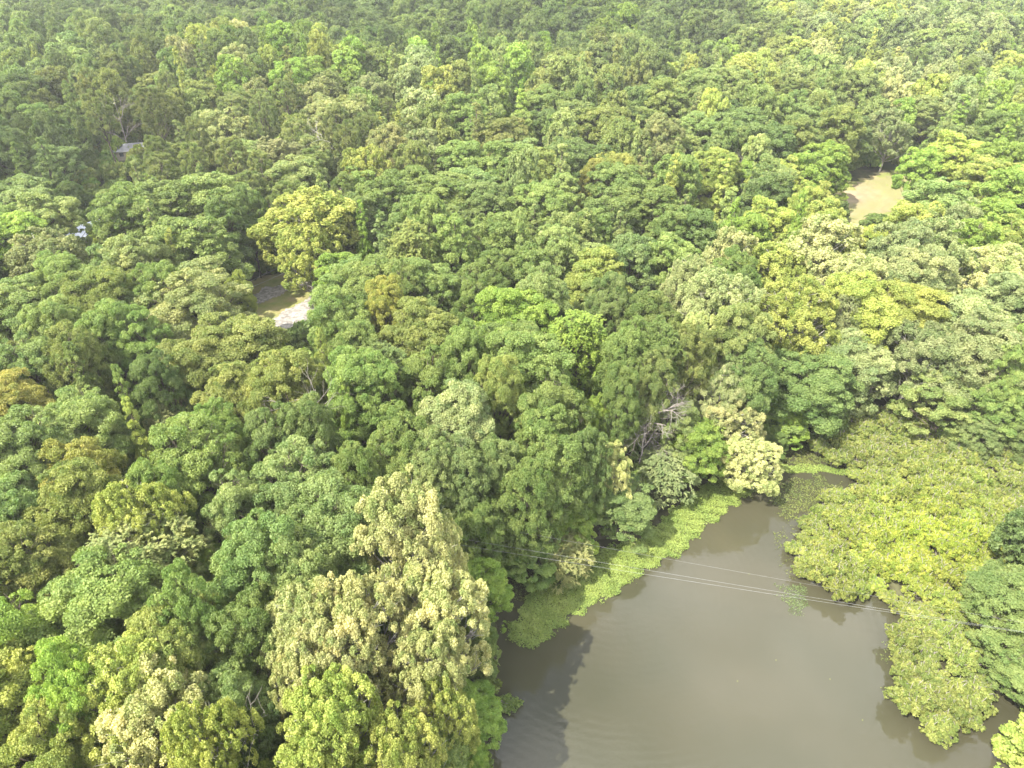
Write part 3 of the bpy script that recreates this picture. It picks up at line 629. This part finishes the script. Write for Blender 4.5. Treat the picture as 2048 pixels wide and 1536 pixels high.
# ------------------------------------------------------------------ floating weed
def weed(name, pix, dens, size, mat, label, edge=1.0, clump=0.0, seed=1, zmax=.16):
    r = np.random.default_rng(seed); poly = poly_at(pix); a, b = poly.min(0) - 1, poly.max(0) + 1
    n = int((b - a).prod() * dens); P = r.uniform(a, b, (n, 2))
    wob = .5 * np.sin(P[:, 0] * 1.9 + 1.3 * np.sin(P[:, 1] * .9)) + .4 * np.sin(P[:, 1] * 2.7 + P[:, 0]) + .25 * np.sin(P[:, 0] * 6.1) * np.sin(P[:, 1] * 5.3)
    d = sdist(P, poly) + wob * edge; keep = r.random(n) < np.clip(-d / edge, 0, 1) ** .7
    if clump: keep &= (np.sin(P[:, 0] * 2.3 + 2 * np.sin(P[:, 1] * 1.7)) * np.sin(P[:, 1] * 2.9 + np.sin(P[:, 0] * 3.1)) + r.normal(0, .35, n)) > clump
    P = P[keep]; n = len(P); z = .04 + (zmax - .04) * r.random(n) * np.clip(.45 + .35 * np.sin(P[:, 0] * 3.1 + np.sin(P[:, 1] * 2.2)) + .35 * np.sin(P[:, 1] * 3.7 + P[:, 0]), .1, 1)
    nr = unit(np.array([0, 0, 1.0]) + .5 * rdir(r, n)); C = np.column_stack([P, z])
    Q = leaf_quads(C, nr, size * r.uniform(.6, 1.4, n), 1.4, r)
    cv = np.clip(.5 + .28 * np.sin(P[:, 0] * .8) * np.sin(P[:, 1] * .7 + P[:, 0] * .3) + r.normal(0, .2, n), 0, 1)
    return tag(link(name, quads_mesh(name, Q, mat, {'cv': cv})), label, 'water weed', kind='stuff')
weed('floating_weed', [(1096, 1290), (1146, 1236), (1240, 1184), (1305, 1138), (1366, 1104), (1418, 1052), (1462, 1018), (1522, 974), (1440, 955), (1380, 985), (1330, 1030), (1280, 1075), (1200, 1098), (1150, 1120), (1095, 1130), (1075, 1160), (1050, 1200), (1015, 1262), (1036, 1298), (1064, 1292)],
     260, .125, M_weed, 'long green mat of floating weed along the left bank of the pond', .7, seed=2, zmax=.6)
weed('floating_weed', [(1005, 1150), (1095, 1135), (1080, 1190), (1020, 1225), (1000, 1210)], 60, .11, M_weed2, 'sparse olive weed in the small inlet left of the long weed mat', .8, -.1, 3)
weed('floating_weed', [(1530, 940), (1570, 928), (1640, 930), (1720, 938), (1715, 955), (1640, 946), (1570, 947)], 170, .14, M_weed, 'thin bright green weed line across the pond cove', .35, seed=4)
weed('floating_weed', [(1535, 935), (1600, 880), (1660, 880), (1690, 935), (1640, 935), (1570, 940)], 110, .13, M_weed2, 'olive weed filling the back of the pond cove', .8, -.3, 5)
weed('floating_weed', [(1535, 1000), (1560, 960), (1640, 950), (1700, 980), (1650, 1010), (1600, 1040), (1560, 1040)], 55, .13, M_weed2, 'loose olive weed patch off the upper left of the thicket', .9, 0.0, 6)
weed('floating_weed', [(1540, 1060), (1590, 1045), (1590, 1160), (1560, 1160), (1555, 1110)], 26, .12, M_weed2, 'scattered weed leaves along the left tip of the thicket', .8, .1, 7)
weed('floating_weed', [(1555, 1170), (1610, 1170), (1625, 1215), (1580, 1235), (1560, 1205)], 80, .10, M_weed4, 'rounded sunken green weed patch below the left tip of the thicket', .8, 0.0, 8, .08)
weed('floating_weed', [(1935, 1330), (1980, 1350), (1975, 1400), (1945, 1400)], 30, .12, M_weed2, 'few weed leaves beside the sunken log', .6, .1, 9)
weed('floating_weed', [(1750, 1290), (1790, 1270), (1790, 1330), (1760, 1330)], 26, .12, M_weed2, 'few weed leaves left of the thicket tongue', .5, .1, 10)
weed('floating_weed', [(1430, 1000), (1530, 955), (1520, 985), (1440, 1035), (1400, 1070)], 22, .13, M_weed3, 'loose yellowish weed leaves at the narrow top of the pond', .8, .1, 11)

# ------------------------------------------------------------------ bare trees and fallen wood
def bare_tree(seed, H, spread, mat, name, lean=(0, 0), depth=4, r0=.16, n0=7):
    r = np.random.default_rng(seed); mb = MB()
    def grow(p, d, L, rad, k):
        pts = [p]; q = p.copy(); dd = d.copy()
        for _ in range(4):
            dd = unit(dd + r.normal(size=3) * .16); q = q + dd * L / 4; pts.append(q)
        mb.tube(pts, np.linspace(rad, rad * .5, 5), 5 if k > 1 else 4, cap=False)
        if k == 0: return
        for j in range(r.integers(3, 5)):
            t = r.uniform(.35, 1); i = t * 4; a = int(min(i, 3)); s = np.array(pts[a]) * (1 - (i - a)) + np.array(pts[a + 1]) * (i - a)
            nd = unit(dd + rdir(r, 1)[0] * spread + [0, 0, .15]); grow(s, nd, L * r.uniform(.5, .75), rad * .5, k - 1)
    tz = np.linspace(-.5, H, 8); tr = np.stack([lean[0] * (tz / H) ** 1.3, lean[1] * (tz / H) ** 1.3, tz], 1) + r.normal(size=(8, 3)) * [.1, .1, 0]
    mb.tube(tr, np.linspace(r0, .04, 8), 7)
    for j in range(n0):
        u = r.uniform(.3, 1); s = np.array([np.interp(u * H, tz, tr[:, c]) for c in range(3)])
        grow(s, unit(rdir(r, 1)[0] * [1, 1, .3] + [0, 0, .45]), H * r.uniform(.22, .4), r0 * .4, depth - 1)
    return mb.mesh(name, mat, True)
def bare(px, py, h, H, seed, label, spread=.9, lean=(0, 0), depth=4, n0=7, r0=.16, mat=None):
    p = at_ground(px, py, h); o = link('bare_tree', bare_tree(seed, H, spread, mat or M_dead, 'bare_tree', lean, depth, r0, n0)); o.location = p - [0, 0, .1]
    return tag(o, label, 'bare tree', 'bare trees and snags')
bare(1285, 870, 8, 12.5, 21, 'grey bare tree with many thin branches by the pond', .95, (.5, -.5), 4, 12, .19)
bare(1330, 900, 5, 9, 22, 'lower tangled bare tree right of the tall bare one by the pond', 1.2, (.5, -.5), 4, 11, .16)
bare(1515, 810, 5, 8, 3, 'grey twiggy bare tree behind the cream trees near the cove', 1.0, (0, 0), 4, 8)
bare(235, 222, 14, 18, 4, 'pale bare tree rising out of the dark upper left woods', .8, (0, 0), 4, 10, .2)
bare(640, 300, 12, 20, 5, 'slim pale bare trunk in the gap of the pine stand', .5, (0, 0), 2, 4, .2, M_pale)
bare(650, 318, 10, 17, 15, 'shorter pale bare trunk in front of the pine stand gap', .5, (0, 0), 2, 4, .2, M_pale)
bare(372, 690, 10, 15, 6, 'thin bare snag in the dark gap between the tan and olive crowns', .9, (0, 0), 3, 6)
bare(640, 885, 13, 17, 7, 'reddish bare snag beside the narrow yellow-green column tree', .9, (0, 0), 3, 6)
bare(290, 1215, 12, 15, 8, 'pale bare branches under the tan feathery tree at lower left', 1.2, (2, -1), 3, 7, .16, M_pale)
bare(1490, 352, 8, 11, 9, 'grey bare bushy tree left of the dry field', .9, (0, 0), 4, 10)
bare(1533, 335, 8, 12, 10, 'second grey bare bushy tree just left of the dry field woods', .9, (0, 0), 4, 10)
bare(1735, 790, 4, 8.5, 11, 'leaning bare trunk in the dark gap above the thicket', .7, (-.5, 0), 3, 5, .2)
bare(1790, 800, 4, 9, 12, 'pale leaning trunk right of the dark gap above the thicket', .6, (2.2, .5), 2, 4, .22, M_pale)
bare(480, 1490, 10, 14, 13, 'grey bare snag in the dark gap at the bottom left', .9, (0, 0), 3, 6)
lg = MB(); a = at(1925, 1335, .05); b = at(1985, 1370, -.02); lg.tube([a, a * .5 + b * .5 + [0, 0, .1], b], [.1, .09, .05], 7); lg.tube([a * .6 + b * .4, a * .6 + b * .4 + [.5, .5, .25]], [.04, .02], 5)
tag(link('fallen_log', lg.mesh('fallen_log', M_pale, True)), 'thin pale log lying in the water right of the thicket tongue', 'log')
# a leafy branch sticking out over the water
p0 = at(985, 1405, .3); e = bpy.data.objects.new('fallen_branch', None); COL.objects.link(e); e.location = p0
mb = MB(); r_ = np.random.default_rng(5); tips = []
for k in range(7):
    t = np.array([r_.uniform(.8, 3.0), r_.uniform(-1.1, .5), r_.uniform(-.1, .45)]); mb.tube([(0, 0, 0), t * .5 + [0, 0, .2], t], [.05, .03, .01], 5); tips += [t * u for u in (.55, .7, .85, 1.0)]
link('stem', mb.mesh('branch_stem', M_dead, True), e)
tips = np.array(tips); Q, idx = shell_leaves(r_, tips, np.full(len(tips), .28), np.tile([0, 0, 1.], (len(tips), 1)), 1500, .13, 1.6)
a = link('foliage', quads_mesh('branch_leaves', Q, M_leaf, {'cv': r_.random(len(Q))}), e); a.color = (.2, .26, .08, 1)
tag(e, 'small leafy branch hanging over the water at the left bank', 'branch')
# drifting leaves
q = np.array([at(x, y, .02) for x, y in ((1660, 1358), (1762, 1375), (1725, 1440), (1552, 1320), (1498, 1148), (1475, 1362))])
tag(link('drifting_leaves', quads_mesh('drifting_leaves', leaf_quads(q, np.tile([0, 0, 1.], (6, 1)), np.full(6, .11), 1.2, r_), M_weed3, {'cv': np.ones(6)})), 'tiny pale leaves drifting on the open pond', 'leaves', kind='stuff')

# ------------------------------------------------------------------ power lines
M_wire = noise_mat('wire', (.24, .235, .23), (.3, .3, .3), 1, .5)
def wire(px0, py0, z0, px1, py1, z1, sag, rad, label, name='power_line', ext=(0, 0), n=40):
    a, b = at(px0, py0, z0), at(px1, py1, z1); d = b - a; a = a - d * ext[0]; b = b + d * ext[1]
    t = np.linspace(0, 1, n)[:, None]; P = a + (b - a) * t; P[:, 2] -= (sag * 4 * t * (1 - t))[:, 0]
    mb = MB(); mb.tube(P, rad, 5); return tag(link(name, mb.mesh(name, M_wire, True)), label, 'power line', 'power lines')
wire(920, 1076, 12, 2000, 1254, 11, 0.2, .009, 'upper of the two close power lines crossing the pond', ext=(.2, .35))
wire(915, 1088, 12, 2000, 1256, 10.7, 0.2, .009, 'lower of the two close power lines crossing the pond', ext=(.2, .35))
wire(1075, 1070, 12, 1560, 1157, 11.5, 0.1, .006, 'single thinner power line above the close pair over the pond', ext=(.7, 1.6))
wire(500, 562, 8, 562, 532, 8, .1, .03, 'upper thin cable over the shaded gravel lane', 'cable', ext=(.6, .8))
wire(512, 570, 8, 566, 546, 8, .1, .03, 'lower thin cable over the shaded gravel lane', 'cable', ext=(.6, .8))

# ------------------------------------------------------------------ houses and small things among the trees
M_roofm = noise_mat('metal_roof', (.5, .52, .56), (.64, .66, .7), .6, .45)
M_roofg = noise_mat('weathered_roof', (.2, .2, .21), (.3, .3, .31), .8)
M_wall = noise_mat('beige_siding', (.42, .36, .27), (.5, .43, .33), .8)
M_white = noise_mat('white_siding', (.6, .58, .55), (.75, .73, .7), .8)
M_glass = noise_mat('window_glass', (.03, .035, .04), (.06, .07, .08), 1, .15)
M_brown = noise_mat('brown_roof', (.16, .12, .1), (.24, .19, .16), 1)
M_pool = noise_mat('pool_blue', (.03, .28, .42), (.05, .4, .55), .6, .2)
def house(px, py, h, L, Wd, wh, rise, rz, mw, mr, label):
    p = at_ground(px, py, h); e = bpy.data.objects.new('house', None); COL.objects.link(e); e.location = p; e.rotation_euler = (0, 0, rz)
    mb = MB(); mb.box((0, 0, wh / 2 - .2), (L, Wd, wh + .4)); 
    mb.add([(-L / 2, -Wd / 2, wh), (-L / 2, Wd / 2, wh), (-L / 2, 0, wh + rise - .1), (L / 2, -Wd / 2, wh), (L / 2, Wd / 2, wh), (L / 2, 0, wh + rise - .1)], [(0, 1, 2), (3, 5, 4)])
    link('wall', mb.mesh('wall', mw), e)
    mb = MB(); o = .5; sl = rise / (Wd / 2)
    for s in (-1, 1):
        y1 = s * (Wd / 2 + o); z1 = wh - o * sl
        mb.add([(-L / 2 - o, 0, wh + rise), (L / 2 + o, 0, wh + rise), (L / 2 + o, y1, z1), (-L / 2 - o, y1, z1), (-L / 2 - o, 0, wh + rise + .1), (L / 2 + o, 0, wh + rise + .1), (L / 2 + o, y1, z1 + .1), (-L / 2 - o, y1, z1 + .1)],
               [(0, 1, 2, 3), (7, 6, 5, 4), (3, 2, 6, 7), (0, 3, 7, 4), (1, 5, 6, 2)])
        if mr is M_roofm:
            for x in np.arange(-L / 2, L / 2, .6):
                mb.add([(x, 0, wh + rise + .1), (x + .05, 0, wh + rise + .1), (x + .05, y1, z1 + .1), (x, y1, z1 + .1), (x, 0, wh + rise + .16), (x + .05, 0, wh + rise + .16), (x + .05, y1, z1 + .16), (x, y1, z1 + .16)], [(7, 6, 5, 4), (0, 3, 7, 4), (1, 5, 6, 2)])
    link('roof', mb.mesh('roof', mr), e)
    for x in (-L / 4, L / 4):
        for s in (-1, 1):
            mb = MB(); mb.box((x, s * (Wd / 2 + .03), 1.5), (1.2, .1, 1.2)); w_ = link('window', mb.mesh('window', M_glass), e)
            mb = MB(); mb.box((x, s * (Wd / 2 + .05), 2.15), (1.4, .14, .1)); mb.box((x, s * (Wd / 2 + .05), .85), (1.4, .14, .1)); link('frame', mb.mesh('frame', M_white), w_)
    mb = MB(); mb.box((0, -(Wd / 2 + .03), 1.05), (.95, .1, 2.1)); link('door', mb.mesh('door', M_brown), e)
    return tag(e, label, 'house', 'houses among the trees')
house(168, 452, 4.5, 13, 8, 2.8, 2.2, .9, M_wall, M_roofm, 'beige house with pale metal roof glimpsed through the left trees')
house(265, 303, 1.5, 11, 6, 2.6, 1.4, .3, M_wall, M_roofg, 'distant house with pale roof in the dark upper left woods')
house(500, 486, 2.2, 4.5, 3, 2.1, .9, .5, M_white, M_white, 'small white shed with white roof in shade above the gravel lane')
house(640, 388, 3.5, 12, 8, 2.8, 2.0, .2, M_wall, M_brown, 'brown roofed house hidden behind the big yellow-green tree')
p = at_ground(190, 341, 1.0); mb = MB()
ang = np.linspace(0, 2 * math.pi, 25)[:-1]
ring = lambda r, z: np.stack([r * np.cos(ang), r * np.sin(ang), np.full(24, z)], 1)
vv = np.concatenate([ring(2.6, 0), ring(2.6, 1.3), ring(2.45, 1.3), ring(2.45, 1.1)])
mb.add(vv, [(a + k, a + (k + 1) % 24, a + 24 + (k + 1) % 24, a + 24 + k) for a in (0, 24, 48) for k in range(24)] + [tuple(range(72, 96))])
o = link('garden_pool', mb.mesh('garden_pool', M_pool)); o.location = p; tag(o, 'round blue garden pool glimpsed among dark upper left trees', 'pool')

# ------------------------------------------------------------------ thin fair-weather clouds behind and above, whose shade lies on the far woods
m, n, o_ = new_mat('thin_cloud')
tp = N(n, 'ShaderNodeBsdfTransparent'); tl = N(n, 'ShaderNodeBsdfTranslucent'); tl.inputs['Color'].default_value = (.9, .9, .9, 1); ms = N(n, 'ShaderNodeMixShader'); ms.inputs[0].default_value = .32
n.links.new(tp.outputs[0], ms.inputs[1]); n.links.new(tl.outputs[0], ms.inputs[2]); n.links.new(ms.outputs[0], o_.inputs['Surface'])
sv = np.array((-SUN_TO[0] / hl * ce, -SUN_TO[1] / hl * ce, math.sin(R_(SUN_EL))))
def cloud(seed, a, b, c_, d_):
    r = np.random.default_rng(seed); P = np.array([at_ground(*q, 15) for q in (a, b, c_, d_)]); c = P.mean(0) + sv / sv[2] * 620
    rx = np.abs(P[0] - P[1])[0] / 2; ry = np.abs(P[2] - P[3])[1] / 2
    mb = MB(); nu, nv = 48, 20
    for u_ in range(1):
        th = np.linspace(0, 2 * math.pi, nu, endpoint=False); ph = np.linspace(-1.5, 1.5, nv)
        T, H_ = np.meshgrid(th, ph); k = 1 + .16 * np.sin(3 * T + seed) + .12 * np.sin(7 * T + 2 * H_ + seed) + .08 * np.sin(13 * T - 3 * H_) + .08 * np.sin(6 * H_ + 5 * T)
        vv = np.stack([rx * k * np.cos(H_) * np.cos(T), ry * k * np.cos(H_) * np.sin(T), 28 * k * np.sin(H_)], -1).reshape(-1, 3)
        mb.add(vv, [(j * nu + i, j * nu + (i + 1) % nu, (j + 1) * nu + (i + 1) % nu, (j + 1) * nu + i) for j in range(nv - 1) for i in range(nu)] + [tuple(range(nu))[::-1], tuple(range((nv - 1) * nu, nv * nu))])
    o = link('cloud', mb.mesh('cloud', m, True)); o.location = c; return tag(o, kind='structure')
cloud(1, (-250, 260), (330, 260), (100, 380), (100, 170))
cloud(2, (330, 60), (1420, 60), (850, 120), (850, 8))
cloud(3, (-300, 30), (230, 30), (0, 70), (0, 5))

# ------------------------------------------------------------------ haze
m, n, o_ = new_mat('haze'); pv = N(n, 'ShaderNodeVolumePrincipled'); pv.inputs['Color'].default_value = (.96, .97, .92, 1); pv.inputs['Density'].default_value = .00021; pv.inputs['Anisotropy'].default_value = .2
n.links.new(pv.outputs[0], o_.inputs['Volume'])
HAZE = True
if HAZE:
    mb = MB(); mb.box((0, 2400, 45), (8400, 7400, 98)); hz = link('haze', mb.mesh('haze', m)); tag(hz, 'thin pale summer haze in the air over the whole forest', 'haze', kind='stuff')
